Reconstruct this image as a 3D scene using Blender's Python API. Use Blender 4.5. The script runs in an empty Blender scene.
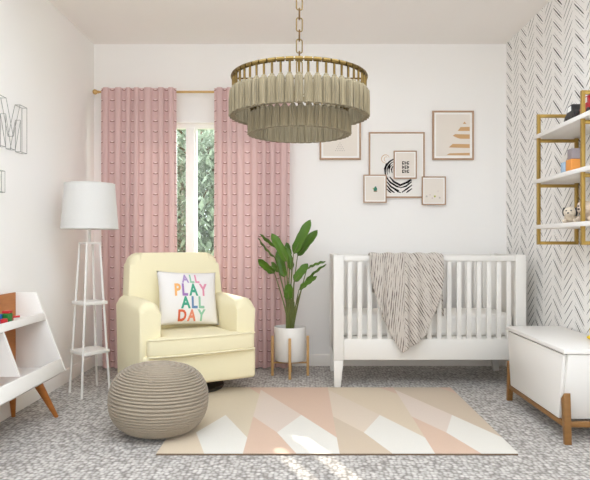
import bpy, bmesh, math, random
from mathutils import Vector, Matrix
random.seed(7)
PI = math.pi
S = bpy.context.scene
COL = S.collection
def R(a): return math.radians(a)

# ------------------------------------------------------------------ camera constants
F, CX, CY, CZ = 610.0, 302.0, 243.0, 1.005
def at(px, py, Y):
    return Vector(((px-CX)/F*Y, Y, CZ-(py-CY)/F*Y))
RX, LX, BY, H = 1.672, -1.705, 5.0, 2.636      # right wall, left wall, back wall, ceiling

# ------------------------------------------------------------------ materials
def lin(c):
    return tuple(((v/255)/12.92 if v/255 <= .04045 else ((v/255+.055)/1.055)**2.4) for v in c)
class NT:
    def __init__(s, name):
        s.m = bpy.data.materials.new(name); s.m.use_nodes = True
        s.t = s.m.node_tree; s.b = s.t.nodes['Principled BSDF']; s.out = s.t.nodes['Material Output']
    def n(s, typ, **kw):
        nd = s.t.nodes.new(typ)
        for k, v in kw.items():
            if k in nd.inputs.keys() if isinstance(k, str) else False: nd.inputs[k].default_value = v
            else: setattr(nd, k, v)
        return nd
    def l(s, a, b): s.t.links.new(a, b)
    def math(s, op, a, b=None, c=None, clamp=False):
        nd = s.t.nodes.new('ShaderNodeMath'); nd.operation = op; nd.use_clamp = clamp
        for i, v in enumerate((a, b, c)):
            if v is None: continue
            if isinstance(v, (int, float)): nd.inputs[i].default_value = v
            else: s.l(v, nd.inputs[i])
        return nd.outputs[0]
    def mix(s, fac, a, b):
        nd = s.t.nodes.new('ShaderNodeMix'); nd.data_type = 'RGBA'
        for i, v in ((0, fac), (6, a), (7, b)):
            if isinstance(v, (int, float)): nd.inputs[i].default_value = v
            elif isinstance(v, tuple): nd.inputs[i].default_value = (*v[:3], 1)
            else: s.l(v, nd.inputs[i])
        return nd.outputs[2]
    def noise(s, scale, vec=None, detail=3, rough=.5):
        nd = s.t.nodes.new('ShaderNodeTexNoise'); nd.inputs['Scale'].default_value = scale
        nd.inputs['Detail'].default_value = detail; nd.inputs['Roughness'].default_value = rough
        if vec is not None: s.l(vec, nd.inputs['Vector'])
        return nd.outputs['Fac']
    def coord(s, kind='Object'):
        return s.t.nodes.new('ShaderNodeTexCoord').outputs[kind]
    def pos(s):
        return s.t.nodes.new('ShaderNodeNewGeometry').outputs['Position']
    def scaled(s, vec, x, y, z):
        nd = s.t.nodes.new('ShaderNodeMapping'); nd.inputs['Scale'].default_value = (x, y, z); s.l(vec, nd.inputs[0])
        return nd.outputs[0]
    def xyz(s, vec):
        nd = s.t.nodes.new('ShaderNodeSeparateXYZ'); s.l(vec, nd.inputs[0]); return nd.outputs
    def comb(s, x, y, z=0.):
        nd = s.t.nodes.new('ShaderNodeCombineXYZ')
        for i, v in enumerate((x, y, z)):
            if isinstance(v, (int, float)): nd.inputs[i].default_value = v
            else: s.l(v, nd.inputs[i])
        return nd.outputs[0]
    def white(s, vec):
        nd = s.t.nodes.new('ShaderNodeTexWhiteNoise'); nd.noise_dimensions = '3D'; s.l(vec, nd.inputs[0]); return nd.outputs[0]
    def bump(s, h, strength=.3, dist=.01):
        nd = s.t.nodes.new('ShaderNodeBump'); nd.inputs['Strength'].default_value = strength
        nd.inputs['Distance'].default_value = dist; s.l(h, nd.inputs['Height']); s.l(nd.outputs[0], s.b.inputs['Normal'])
    def base(s, v):
        if isinstance(v, tuple): s.b.inputs['Base Color'].default_value = (*v[:3], 1)
        else: s.l(v, s.b.inputs['Base Color'])
    def set(s, rough=.6, metal=0., spec=.5, sheen=0.):
        s.b.inputs['Roughness'].default_value = rough; s.b.inputs['Metallic'].default_value = metal
        s.b.inputs['Specular IOR Level'].default_value = spec; s.b.inputs['Sheen Weight'].default_value = sheen
        return s

def plain(name, rgb, rough=.6, metal=0., spec=.4, var=.06, nscale=14, bump=0., bscale=200):
    """a solid colour with a faint procedural mottling"""
    n = NT(name); c = lin(rgb); n.set(rough, metal, spec)
    f = n.noise(nscale, n.coord())
    n.base(n.mix(f, tuple(v*(1-var) for v in c), tuple(min(1, v*(1+var)) for v in c)))
    if bump: n.bump(n.noise(bscale, n.coord(), 2), bump, .004)
    return n.m
def fabric(name, rgb, rough=.9, scale=420, var=.1, bump=.25):
    n = NT(name); c = lin(rgb); n.set(rough, 0, .2, .15)
    g = n.coord()
    f = n.noise(scale, g, 2)
    n.base(n.mix(f, tuple(v*(1-var) for v in c), tuple(min(1, v*(1+var)) for v in c)))
    n.bump(f, bump, .002); return n.m
def wood(name, c1, c2, sx=4, sy=4, sz=30, rough=.45):
    n = NT(name); n.set(rough, 0, .4)
    f = n.noise(2.2, n.scaled(n.coord(), sx, sy, sz), 5, .6)
    n.base(n.mix(f, lin(c1), lin(c2))); n.bump(f, .08, .002); return n.m

M = {}
M['wall'] = plain('warm_white_paint', (244,242,239), .85, 0, .2, .01, 3, .04, 260)
M['ceil'] = plain('ceiling_paint', (245,241,237), .9, 0, .1, .01, 3)
M['trim'] = plain('white_trim_paint', (238,234,228), .5, 0, .4, .01, 4)
M['white'] = plain('white_lacquer', (230,227,222), .38, 0, .45, .01, 5)
M['cribwhite'] = plain('crib_white_lacquer', (226,223,217), .45, 0, .4, .01, 5)
M['lampwhite'] = plain('white_powder_coat', (224,221,216), .45, 0, .4, .01, 5)
M['winframe'] = plain('window_white', (246,245,242), .4, 0, .4, .01, 5)
M['gold'] = plain('brushed_gold', (172,142,78), .36, .95, .5, .08, 40)
M['brass'] = plain('aged_brass', (122,100,56), .36, .95, .5, .14, 40)
M['darkbrass'] = plain('dark_bronze', (92,66,36), .4, .9, .5, .14, 40)
M['goldrod'] = plain('pale_gold', (206,170,112), .35, .8, .5, .08, 40)
M['walnut'] = wood('walnut', (122,84,42), (150,108,60))
M['teak'] = wood('teak', (150,88,36), (186,118,56))
M['oak'] = wood('light_oak', (176,134,80), (204,164,108))
M['frame'] = wood('frame_wood', (160,128,100), (190,158,130), 20, 20, 20)
M['cream'] = fabric('cream_upholstery', (236,227,192), .8, 520, .05, .15)
M['pipe'] = fabric('cream_piping', (234,226,194), .8, 520, .05, .15)
M['pillow'] = fabric('white_cotton', (232,229,227), .9, 300, .04, .2)
M['sheet'] = fabric('white_sheet', (243,241,237), .9, 300, .03, .15)
M['shade'] = fabric('linen_shade', (214,212,208), .9, 260, .05, .2)
M['black'] = plain('black_plastic', (24,22,22), .4, 0, .5, .1)
M['wire'] = plain('dark_wire', (140,140,135), .5, .4, .5, .1)
M['soil'] = plain('potting_soil', (46,34,26), 1, 0, .1, .4, 90, .6, 120)
M['paper'] = plain('print_paper', (232,224,214), .9, 0, .1, .015, 6)
M['paperwhite'] = plain('print_paper_white', (238,235,230), .9, 0, .1, .01, 6)
M['mat'] = plain('white_mount', (246,244,240), .9, 0, .1, .01, 6)
M['ink'] = plain('black_ink', (32,28,28), .8, 0, .1, .1)
M['inkgrey'] = plain('grey_ink', (196,188,180), .8, 0, .1, .1)
M['tan'] = plain('tan_ink', (208,168,122), .85, 0, .1, .03)
M['lawn'] = plain('lawn_grass', (120,150,80), 1, 0, .1, .4, 3)
M['bark'] = plain('tree_bark', (110,92,74), .95, 0, .1, .3, 30, .5, 60)

# curtain cloth: rose with rows of clipped tufts, lets some daylight through
n = NT('rose_curtain_cloth')
uv = n.xyz(n.coord('UV'))
cell_u, cell_v = .078, .0835
fu = n.math('FRACT', n.math('ADD', n.math('DIVIDE', uv[0], cell_u), .5)); fv = n.math('FRACT', n.math('DIVIDE', uv[1], cell_v))
du = n.math('MULTIPLY', n.math('SUBTRACT', fu, .5), cell_u); dv = n.math('MULTIPLY', n.math('SUBTRACT', fv, .5), cell_v)
dv2 = n.math('ADD', dv, n.math('MULTIPLY', n.math('ABSOLUTE', du), -.45))
mark = n.math('MULTIPLY', n.math('LESS_THAN', n.math('ABSOLUTE', du), .0085), n.math('LESS_THAN', n.math('ABSOLUTE', dv2), .0036))
dv3 = n.math('SUBTRACT', dv2, .008)
tip = n.math('MULTIPLY', n.math('LESS_THAN', n.math('ABSOLUTE', du), .0035), n.math('LESS_THAN', n.math('ABSOLUTE', dv3), .0035))
weave = n.noise(500, n.coord(), 2)
cl = n.mix(weave, lin((206,173,170)), lin((217,186,183)))
cl = n.mix(mark, cl, lin((150,110,104))); cl = n.mix(tip, cl, lin((238,220,214)))
n.base(cl); n.set(.92, 0, .15, .1)
n.bump(weave, .2, .002)
tr = n.n('ShaderNodeBsdfTranslucent'); n.l(cl, tr.inputs[0])
mx = n.n('ShaderNodeMixShader'); mx.inputs[0].default_value = .06
n.l(n.b.outputs[0], mx.inputs[1]); n.l(tr.outputs[0], mx.inputs[2]); n.l(mx.outputs[0], n.out.inputs[0])
M['curtain'] = n.m

# wallpaper: herringbone of hand-drawn dashes
n = NT('dash_herringbone_wallpaper')
p = n.xyz(n.pos()); Y, Z = p[1], p[2]
ph = n.math('DIVIDE', n.math('SUBTRACT', Y, 3.60-3.1), .31)
colid = n.math('FLOOR', ph); f = n.math('FRACT', ph)
def half(sign, sp, base_th, side):
    t = n.math('MULTIPLY', n.math('SUBTRACT', f, 0. if side == 0 else .5), 2.)
    inside = n.math('MULTIPLY', n.math('GREATER_THAN', t, 0.), n.math('LESS_THAN', t, 1.))
    w = n.math('DIVIDE', n.math('ADD', Z, n.math('MULTIPLY', Y, sign*.86)), sp)
    rid = n.math('FLOOR', w); fr = n.math('FRACT', w)
    rnd = n.white(n.comb(rid, colid, 3.7*side+1.3)); rnd2 = n.white(n.comb(colid, rid, 9.1+side))
    tc = n.math('ABSOLUTE', n.math('SUBTRACT', t, n.math('ADD', .46, n.math('MULTIPLY', rnd2, .08))))
    env = n.math('SUBTRACT', 1., n.math('POWER', n.math('DIVIDE', tc, n.math('ADD', .38, n.math('MULTIPLY', rnd2, .10))), 5.))
    th = n.math('MULTIPLY', n.math('MULTIPLY', n.math('ADD', .75, n.math('MULTIPLY', rnd, .5)), base_th/sp), env)
    d = n.math('ABSOLUTE', n.math('SUBTRACT', fr, .5))
    return n.math('MULTIPLY', inside, n.math('LESS_THAN', n.math('MULTIPLY', d, 2.), th))
a = half(-1, .088, .0100, 0); a2 = half(-1, .044, .0022, 0); b = half(1, .056, .0066, 1)
k = n.math('MAXIMUM', n.math('MAXIMUM', a, a2), b)
n.base(n.mix(k, lin((244,242,239)), lin((34,31,30)))); n.set(.85, 0, .2)
M['wallpaper'] = n.m

# carpet: looped wool in rows
n = NT('looped_wool_carpet')
g = n.pos()
wob = n.noise(9, g, 2)
v = n.n('ShaderNodeTexVoronoi'); v.inputs['Scale'].default_value = 1; v.inputs['Randomness'].default_value = .62
n.l(n.scaled(g, 50, 42, 1), v.inputs['Vector'])
d = v.outputs['Distance']; cr = n.xyz(v.outputs['Color'])[0]
light = n.mix(cr, lin((192,187,181)), lin((219,214,208)))
ln_ = n.math('SUBTRACT', d, .30); gap = n.math('MULTIPLY', ln_, 2.2, clamp=True)
big = n.noise(70, g, 3)
cc = n.mix(gap, light, lin((122,115,109)))
cc = n.mix(n.math('MULTIPLY', big, .35), cc, lin((158,152,146)))
n.base(cc); n.set(1., 0, .05, .2)
n.bump(n.math('SUBTRACT', 1., d), .55, .012)
M['carpet'] = n.m

# knitted pouf, tassel yarn, blanket
M['pouf'] = fabric('taupe_knit_cord', (156,144,127), .95, 240, .18, .5)
def yarn(name, rgb):
    n = NT(name); n.set(.9, 0, .2, .2); c = lin(rgb)
    f = n.noise(1, n.scaled(n.coord(), 260, 260, 14), 3)
    n.base(n.mix(f, tuple(v*.45 for v in c), tuple(min(1, v*1.3) for v in c))); n.bump(f, .6, .003); return n.m
M['tassel'] = yarn('khaki_yarn', (148,135,108))
n = NT('dashed_knit_blanket'); uv = n.coord('UV'); x = n.xyz(uv)
wv = n.noise(7, uv, 2)
u2 = n.math('ADD', n.math('DIVIDE', x[0], .0150), n.math('MULTIPLY', wv, .9))
cid = n.math('FLOOR', u2); fr = n.math('FRACT', u2)
br = n.noise(1, n.comb(n.math('MULTIPLY', cid, 3.17), n.math('MULTIPLY', x[1], 13.), 0.), 2)
on = n.math('MULTIPLY', n.math('LESS_THAN', n.math('ABSOLUTE', n.math('SUBTRACT', fr, .5)), n.math('MULTIPLY', n.math('SUBTRACT', br, .38), .8)), .85)
fz = n.noise(300, uv, 2)
n.base(n.mix(on, n.mix(fz, lin((186,177,167)), lin((208,200,191))), lin((78,64,58)))); n.set(.95, 0, .15, .3)
n.bump(n.math('ADD', fz, n.math('MULTIPLY', on, -1.)), .5, .004)
M['blanket'] = n.m

# leaves
def leafmat(name, c1, c2, trans=.12, rough=.4):
    n = NT(name); n.set(rough, 0, .4)
    f = n.noise(6, n.coord(), 3); c = n.mix(f, lin(c1), lin(c2)); n.base(c)
    tr = n.n('ShaderNodeBsdfTranslucent'); n.l(c, tr.inputs[0])
    mx = n.n('ShaderNodeMixShader'); mx.inputs[0].default_value = trans
    n.l(n.b.outputs[0], mx.inputs[1]); n.l(tr.outputs[0], mx.inputs[2]); n.l(mx.outputs[0], n.out.inputs[0]); return n.m
M['leaf'] = leafmat('glossy_green_leaf', (50,88,22), (104,142,42), .1, .35)
M['stem'] = leafmat('plant_stalk', (84,98,48), (130,134,80), .05)
M['treeleaf'] = leafmat('tree_leaves', (124,136,116), (168,178,156), .35, .6)
# window glass: clear with a faint reflection
n = NT('window_glass')
t = n.n('ShaderNodeBsdfTransparent'); t.inputs[0].default_value = (.97,.98,.97,1)
gl = n.n('ShaderNodeBsdfGlossy'); gl.inputs['Roughness'].default_value = .05
mx = n.n('ShaderNodeMixShader'); mx.inputs[0].default_value = .05
n.l(t.outputs[0], mx.inputs[1]); n.l(gl.outputs[0], mx.inputs[2]); n.l(mx.outputs[0], n.out.inputs[0])
M['glass'] = n.m
def col(name, rgb, rough=.5, **k):
    if name not in M: M[name] = plain(name, rgb, rough, **k)
    return M[name]

# ------------------------------------------------------------------ mesh helpers
def V(*a): return Vector(a)
def new(): return bmesh.new()
def absorb(bm, tmp, mi=0, mat=None):
    if mat is not None: bmesh.ops.transform(tmp, matrix=mat, verts=tmp.verts)
    vm = {}
    for v in tmp.verts: vm[v] = bm.verts.new(v.co)
    for f in tmp.faces:
        try:
            nf = bm.faces.new([vm[v] for v in f.verts]); nf.material_index = mi; nf.smooth = f.smooth
        except ValueError: pass
    tmp.free()
def box(bm, x0, x1, y0, y1, z0, z1, bev=0., seg=2, mi=0, mat=None):
    t = new(); bmesh.ops.create_cube(t, size=1)
    for v in t.verts:
        v.co = V((x0+x1)/2+v.co.x*(x1-x0), (y0+y1)/2+v.co.y*(y1-y0), (z0+z1)/2+v.co.z*(z1-z0))
    if bev: bmesh.ops.bevel(t, geom=list(t.edges), offset=bev, segments=seg, profile=.5, affect='EDGES')
    absorb(bm, t, mi, mat)
def prism(bm, pts, axis, a, b, bev=0., seg=2, mi=0, mat=None):
    """polygon pts in the plane across `axis`, from a to b"""
    def mk(p, h):
        return V(h, p[0], p[1]) if axis == 'x' else V(p[0], h, p[1]) if axis == 'y' else V(p[0], p[1], h)
    t = new(); A = [t.verts.new(mk(p, a)) for p in pts]; B = [t.verts.new(mk(p, b)) for p in pts]; k = len(pts)
    t.faces.new(A[::-1]); t.faces.new(B)
    for i in range(k): t.faces.new((A[i], A[(i+1) % k], B[(i+1) % k], B[i]))
    bmesh.ops.recalc_face_normals(t, faces=t.faces)
    if bev: bmesh.ops.bevel(t, geom=list(t.edges), offset=bev, segments=seg, profile=.5, affect='EDGES')
    absorb(bm, t, mi, mat)
def ring_frames(pts, closed=False):
    out = []; k = len(pts); prev = None
    for i in range(k):
        a = pts[(i-1) % k] if (closed or i) else pts[0]; b = pts[(i+1) % k] if (closed or i < k-1) else pts[-1]
        d = (b-a).normalized()
        if prev is None:
            up = V(0,0,1) if abs(d.z) < .9 else V(0,1,0); s = d.cross(up).normalized()
        else:
            s = (prev-d*prev.dot(d)).normalized()
        prev = s; out.append((d, s, d.cross(s).normalized()))
    return out
def tube(bm, pts, r, seg=10, closed=False, mi=0, sq=None):
    """round (or with sq=(w,h) rectangular) bar along points; r a number or a list"""
    pts = [Vector(p) for p in pts]; fr = ring_frames(pts, closed); rings = []
    for i, (p, (d, s, u)) in enumerate(zip(pts, fr)):
        if sq: offs = [(-sq[0], -sq[1]), (sq[0], -sq[1]), (sq[0], sq[1]), (-sq[0], sq[1])]
        else:
            rr = r[i] if isinstance(r, (list, tuple)) else r
            offs = [(rr*math.cos(2*PI*j/seg), rr*math.sin(2*PI*j/seg)) for j in range(seg)]
        rings.append([bm.verts.new(p+s*a+u*b) for a, b in offs])
    k = len(rings[0])
    for i in range(len(rings)-(0 if closed else 1)):
        A, B = rings[i], rings[(i+1) % len(rings)]
        for j in range(k):
            f = bm.faces.new((A[j], A[(j+1) % k], B[(j+1) % k], B[j])); f.material_index = mi; f.smooth = not sq
    if not closed:
        for rg in (rings[0][::-1], rings[-1]):
            f = bm.faces.new(rg); f.material_index = mi
def lathe(bm, prof, seg=32, c=(0,0,0), mi=0, caps=True, rad=None):
    rings = []
    for i, (r, z) in enumerate(prof):
        rings.append([bm.verts.new(V(c[0]+(r*(rad(j, i) if rad else 1))*math.cos(2*PI*j/seg), c[1]+(r*(rad(j, i) if rad else 1))*math.sin(2*PI*j/seg), c[2]+z)) for j in range(seg)])
    for A, B in zip(rings, rings[1:]):
        for j in range(seg):
            f = bm.faces.new((A[j], A[(j+1) % seg], B[(j+1) % seg], B[j])); f.smooth = True; f.material_index = mi
    if caps:
        for rg, rev in ((rings[0], True), (rings[-1], False)):
            f = bm.faces.new(rg[::-1] if rev else rg); f.material_index = mi
def ball(bm, c, rx, ry=None, rz=None, seg=20, mi=0, mat=None):
    t = new(); bmesh.ops.create_uvsphere(t, u_segments=seg, v_segments=max(8, seg//2), radius=1)
    for v in t.verts: v.co = V(v.co.x*rx, v.co.y*(ry or rx), v.co.z*(rz or rx))
    for f in t.faces: f.smooth = True
    if mat is not None: bmesh.ops.transform(t, matrix=mat, verts=t.verts)
    for v in t.verts: v.co += Vector(c)
    absorb(bm, t, mi)
def grid(bm, fn, nu, nv, uvfn=None, mi=0):
    vs = [[bm.verts.new(fn(i/nu, j/nv)) for j in range(nv+1)] for i in range(nu+1)]
    ul = bm.loops.layers.uv.verify() if uvfn else None
    for i in range(nu):
        for j in range(nv):
            q = [(i,j),(i+1,j),(i+1,j+1),(i,j+1)]
            f = bm.faces.new([vs[a][b] for a, b in q]); f.smooth = True; f.material_index = mi
            if ul:
                for lp, (a, b) in zip(f.loops, q): lp[ul].uv = uvfn(a/nu, b/nv)
    return vs

def link(o, parent=None):
    COL.objects.link(o)
    if parent is not None: o.parent = parent
    return o
def tag(o, label=None, cat=None, group=None, kind=None):
    if label: o['label'] = label
    if cat: o['category'] = cat
    if group: o['group'] = group
    if kind: o['kind'] = kind
    return o
def obj(name, bm, mats, parent=None, sharp=40, world=None, solid=None):
    """one mesh object; vertices given in the parent's (or world) space. world=True: vertices in world space, put origin in place"""
    me = bpy.data.meshes.new(name)
    bmesh.ops.recalc_face_normals(bm, faces=bm.faces)
    bm.to_mesh(me); bm.free()
    if sharp is not None:
        for pl in me.polygons: pl.use_smooth = True
        me.set_sharp_from_angle(angle=R(sharp))
    for m_ in (mats if isinstance(mats, (list, tuple)) else [mats]): me.materials.append(m_)
    o = bpy.data.objects.new(name, me); link(o, parent)
    if parent is None:
        # origin to the base of the thing
        xs = [v.co for v in me.vertices]
        c = V((min(v.x for v in xs)+max(v.x for v in xs))/2, (min(v.y for v in xs)+max(v.y for v in xs))/2, min(v.z for v in xs))
        me.transform(Matrix.Translation(-c)); o.location = c
    elif world:
        me.transform(pw(parent).inverted())
    return o
def pw(o):
    m_ = o.matrix_basis.copy()
    return pw(o.parent) @ m_ if o.parent else m_
def thing(name, label, cat, loc=(0,0,0), rz=0, group=None):
    o = bpy.data.objects.new(name, None); o.empty_display_size = .05; link(o)
    o.location = loc; o.rotation_euler = (0, 0, rz)
    return tag(o, label, cat, group)
def struct(name, bm, m, parent=None, **k):
    return tag(obj(name, bm, m, parent, **k), kind='structure')
def dup(o, parent, loc=None, rot=None):
    c = o.copy(); COL.objects.link(c); c.parent = parent
    if loc is not None: c.location = loc
    if rot is not None: c.rotation_euler = rot
    return c

# ================================================================== THE SETTING
YF = -1.3   # the wall behind the camera
b = new(); box(b, LX-.15, RX+.15, YF-.15, BY+.2, -.1, 0); struct('floor', b, M['carpet'])
KX0, KX1, KY0, KY1 = -1.25, 1.25, .5, 2.8      # unseen ceiling opening above the viewer, added to bring in overhead daylight
b = new(); box(b, LX-.15, KX0, YF-.15, BY+.2, H, H+.12); box(b, KX1, RX+.15, YF-.15, BY+.2, H, H+.12)
box(b, KX0, KX1, YF-.15, KY0, H, H+.12); box(b, KX0, KX1, KY1, BY+.2, H, H+.12); struct('ceiling', b, M['ceil'])
b = new(); box(b, LX-.15, LX, YF-.15, BY+.2, 0, H); struct('wall_left', b, M['wall'])
b = new(); box(b, RX, RX+.15, YF-.15, BY+.2, 0, H); struct('wall_right', b, M['wallpaper'])
WX0, WX1, WZ0, WZ1 = -1.46, -.38, .62, 1.985
b = new()
box(b, LX, WX0, BY, BY+.2, 0, H); box(b, WX1, RX, BY, BY+.2, 0, H)
box(b, WX0, WX1, BY, BY+.2, 0, WZ0); box(b, WX0, WX1, BY, BY+.2, WZ1, H)
struct('wall_back', b, M['wall'])
# wall behind the viewer; its unseen window opening is added for fill daylight
b = new()
box(b, LX, -1.1, YF-.15, YF, 0, H); box(b, 1.1, RX, YF-.15, YF, 0, H); box(b, -1.1, 1.1, YF-.15, YF, 2.2, H); box(b, -1.1, 1.1, YF-.15, YF, 0, .9)
struct('wall_front', b, M['wall'])
def skirting(name, pts_x=None, y=None, x=None, y0=None, y1=None):
    b = new()
    if x is None:
        prism(b, [(y,0),(y-.014,0),(y-.014,.082),(y-.008,.092),(y,.092)], 'x', pts_x[0], pts_x[1])
    else:
        s = 1 if x < 0 else -1
        prism(b, [(x,0),(x+s*.014,0),(x+s*.014,.082),(x+s*.008,.092),(x,.092)], 'y', y0, y1)
    struct(name, b, M['trim'])
skirting('baseboard_back', (LX+.014, RX-.014), y=BY)
skirting('baseboard_left', x=LX, y0=YF, y1=BY)
skirting('baseboard_right', x=RX, y0=YF, y1=BY)
# window with two casements
b = new(); T = .07
box(b, WX0-T, WX0, BY-.018, BY, WZ0-.02, WZ1+T, .003); box(b, WX1, WX1+T, BY-.018, BY, WZ0-.02, WZ1+T, .003)
box(b, WX0, WX1, BY-.018, BY, WZ1, WZ1+.018, .003)
box(b, WX0-T-.02, WX1+T+.02, BY-.05, BY+.03, WZ0-.045, WZ0-.02, .004)
struct('trim_1', b, M['winframe'])
win = bpy.data.objects.new('window_1', None); link(win); win.location = ((WX0+WX1)/2, BY+.06, WZ0); tag(win, kind='structure')
b = new(); y0, y1 = BY+.03, BY+.09
box(b, WX0, WX0+.035, y0, y1, WZ0, WZ1); box(b, WX1-.035, WX1, y0, y1, WZ0, WZ1)
box(b, WX0+.035, WX1-.035, y0, y1, WZ1-.03, WZ1); box(b, WX0+.035, WX1-.035, y0, y1, WZ0, WZ0+.04)
box(b, -.955, -.886, y0-.015, y1, WZ0+.04, WZ1-.03, .004)
obj('window_frame', b, M['winframe'], win, world=True)
for x0, x1 in ((WX0+.035, -.955), (-.886, WX1-.035)):
    b = new(); w = .016; y2, y3 = BY+.045, BY+.08
    box(b, x0, x0+w, y2, y3, WZ0+.04, WZ1-.03); box(b, x1-.004, x1, y2, y3, WZ0+.04, WZ1-.03)
    box(b, x0+w, x1-.004, y2, y3, WZ1-.03-w*.3, WZ1-.03); box(b, x0+w, x1-.004, y2, y3, WZ0+.04, WZ0+.04+w)
    xm = -1.035 if x1 < -.9 else -.6
    box(b, xm-(.06 if x1 < -.9 else .012), xm-.005, y2, y3, WZ0+.04+w, WZ1-.03-w*.3)  # left bar widened behind the curtain to shape the sun stripes
    sash = obj('sash', b, M['winframe'], win, world=True)
    b = new(); box(b, x0+w, x1-.004, BY+.06, BY+.064, WZ0+.04+w, WZ1-.03-w*.3)
    g_ = obj('glass_pane', b, M['glass'], sash); g_.data.transform(pw(sash).inverted())

# garden outside
b = new(); box(b, -9, 6, BY+.25, 16, -.5, -.35); lawn = obj('lawn', b, M['lawn']); tag(lawn, kind='structure')
def tree(x, y, h, cr, nleaf, seed, label):
    rnd = random.Random(seed)
    t = thing('garden_tree', label, 'tree', (x, y, -.35), 0, None)
    b = new(); top = h*.95
    tube(b, [(0,0,0),(.03,.02,h*.35),(-.02,.04,h*.65),(.02,0,top)], [.07,.055,.04,.01], 10)
    for k in range(22):
        a = rnd.uniform(0, 2*PI); z = rnd.uniform(.2, .9)*h; L = cr*rnd.uniform(.5, .95)
        tube(b, [(0,.02,z),(math.cos(a)*L*.5, math.sin(a)*L*.5, z+L*.3),(math.cos(a)*L, math.sin(a)*L, z+L*.45)], [.025,.016,.006], 6)
    obj('trunk', b, M['bark'], t)
    b = new()
    for k in range(nleaf):
        while True:
            q = V(rnd.uniform(-1,1), rnd.uniform(-1,1), rnd.uniform(-1,1))
            if q.length < 1: break
        c = V(q.x*cr, q.y*cr, h*.56+q.z*h*.46)
        s = rnd.uniform(.04, .085); m_ = Matrix.Translation(c) @ Matrix.Rotation(rnd.uniform(0, 2*PI), 4, 'Z') @ Matrix.Rotation(rnd.uniform(-1.2, 1.2), 4, 'X')
        vs = [b.verts.new(m_ @ V(*p_)) for p_ in ((-s*.4,0,0),(0,-s,.006),(s*.4,0,0),(0,s,.006))]
        b.faces.new(vs)
    f_ = obj('foliage', b, M['treeleaf'], t, sharp=None); f_['kind'] = 'stuff'
tree(-1.45, 8.2, 3.0, 1.05, 11000, 3, 'pale leafy garden tree right outside the window, nearer of two')
tree(-1.9, 10.7, 3.9, 1.3, 12000, 5, 'taller pale leafy garden tree farther from the window')

# ================================================================== CURTAINS
rod = thing('curtain_rod', 'slim pale gold curtain rod with ball finials above the window', 'curtain rod', (-.87, 4.905, 2.22))
b = new(); tube(b, [(-.765,0,0),(.80,0,0)], .0095, 12); obj('pole', b, M['goldrod'], rod)
for s, e in ((-1, -.765), (1, .80)):
    b = new(); lathe(b, [(.010,0),(.014,.004),(.010,.010),(.018,.018),(.022,.030),(.017,.042),(.004,.049)], 16)
    bmesh.ops.rotate(b, verts=b.verts, cent=(0,0,0), matrix=Matrix.Rotation(s*PI/2, 3, 'Y')); bmesh.ops.translate(b, verts=b.verts, vec=(e,0,0))
    obj('finial', b, M['goldrod'], rod)
    b = new(); xb = e-s*.03; box(b, xb-.006, xb+.006, 0, .095, -.014, -.004); box(b, xb-.014, xb+.014, .087, .095, -.035, .03, .003)
    obj('bracket', b, M['goldrod'], rod)
def curtain(x0, x1, seed, label, nf):
    rnd = random.Random(seed); W = x1-x0
    ph = [rnd.uniform(-.5, .5) for _ in range(nf+2)]; am = [rnd.uniform(.7, 1.15) for _ in range(nf+2)]
    def plan(u, v):
        # v 0 floor .. 1 top ; pleats a bit looser towards the floor
        t = u*nf+.22*math.sin(2*PI*1.7*u+seed)*math.sin(PI*u); i = int(min(t, nf-1e-6)); w = t-i
        amp = (.016+.011*(1-v))*((1-w)*am[i]+w*am[i+1])
        y = 4.862+amp*math.cos(2*PI*t+ .5*math.sin(3*v+ph[i])*(1-v))*1. - .006*(1-v)
        x = x0+W*u + .008*math.sin(2*PI*t*2)*1. + .010*(1-v)*math.sin(5*u+2*v+seed)
        return V(x, min(y, 4.893), .012+v*(2.243-.012))
    NU, NV = nf*18, 40
    arc = [0]
    for i in range(NU):
        arc.append(arc[-1]+(plan((i+1)/NU, .8)-plan(i/NU, .8)).length)
    b = new(); grid(b, plan, NU, NV, lambda u, v: ((u*nf+.22*math.sin(2*PI*1.7*u+seed)*math.sin(PI*u))*.078, v*2.23))
    o = obj('curtain', b, M['curtain'], sharp=None); tag(o, label, 'curtain', 'rose curtains at the window')
    for pl in o.data.polygons: pl.use_smooth = True
    return o
curtain(-1.605, -1.005, 2, 'rose pink tufted curtain hanging left of the window behind the floor lamp', 7)
curtain(-.702, -.095, 5, 'rose pink tufted curtain hanging right of the window behind the potted plant', 7)

# ================================================================== RUG
RX0, RX1, RY0, RY1 = -.69, 1.022, 2.885, 4.21
b = new(); rz = .009
rc = dict(white=(215,211,202), beige=(202,188,164), sand=(204,187,163), pink=(208,192,179), blush=(203,174,153), tan=(194,176,154), pale=(207,191,173))
names = list(rc); rmats = [fabric('rug_'+k_, rc[k_], .95, 260, .07, .35) for k_ in names] + [plain('rug_binding', (110,92,74), .9)]
cols_ = [(-.69,-.28,'beige','white','sand','beige'), (-.28,.178,'pink','white','blush','blush'), (.178,.63,'pale','white','tan','sand'), (.63,1.026,'pink','white','blush','tan')]
for x0, x1, st, wh, ll, ur in cols_:
    def q(pts, m_):
        vs = [b.verts.new(V(x0+(x1-x0)*u, RY0+(RY1-RY0)*v, rz)) for u, v in pts]
        f_ = b.faces.new(vs); f_.material_index = names.index(m_)
    q([(0,.467),(.325,.243),(.604,.49),(0,.95)], st)
    q([(.325,.243),(.554,0),(1,0),(1,.18),(.604,.49)], wh)
    q([(0,0),(.554,0),(.325,.243),(0,.467)], ll)
    q([(0,.95),(.604,.49),(1,.18),(1,.86),(.78,1),(.12,1),(0,1)], ur)
    q([(1,.86),(1,1),(.78,1)], 'blush')
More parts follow.
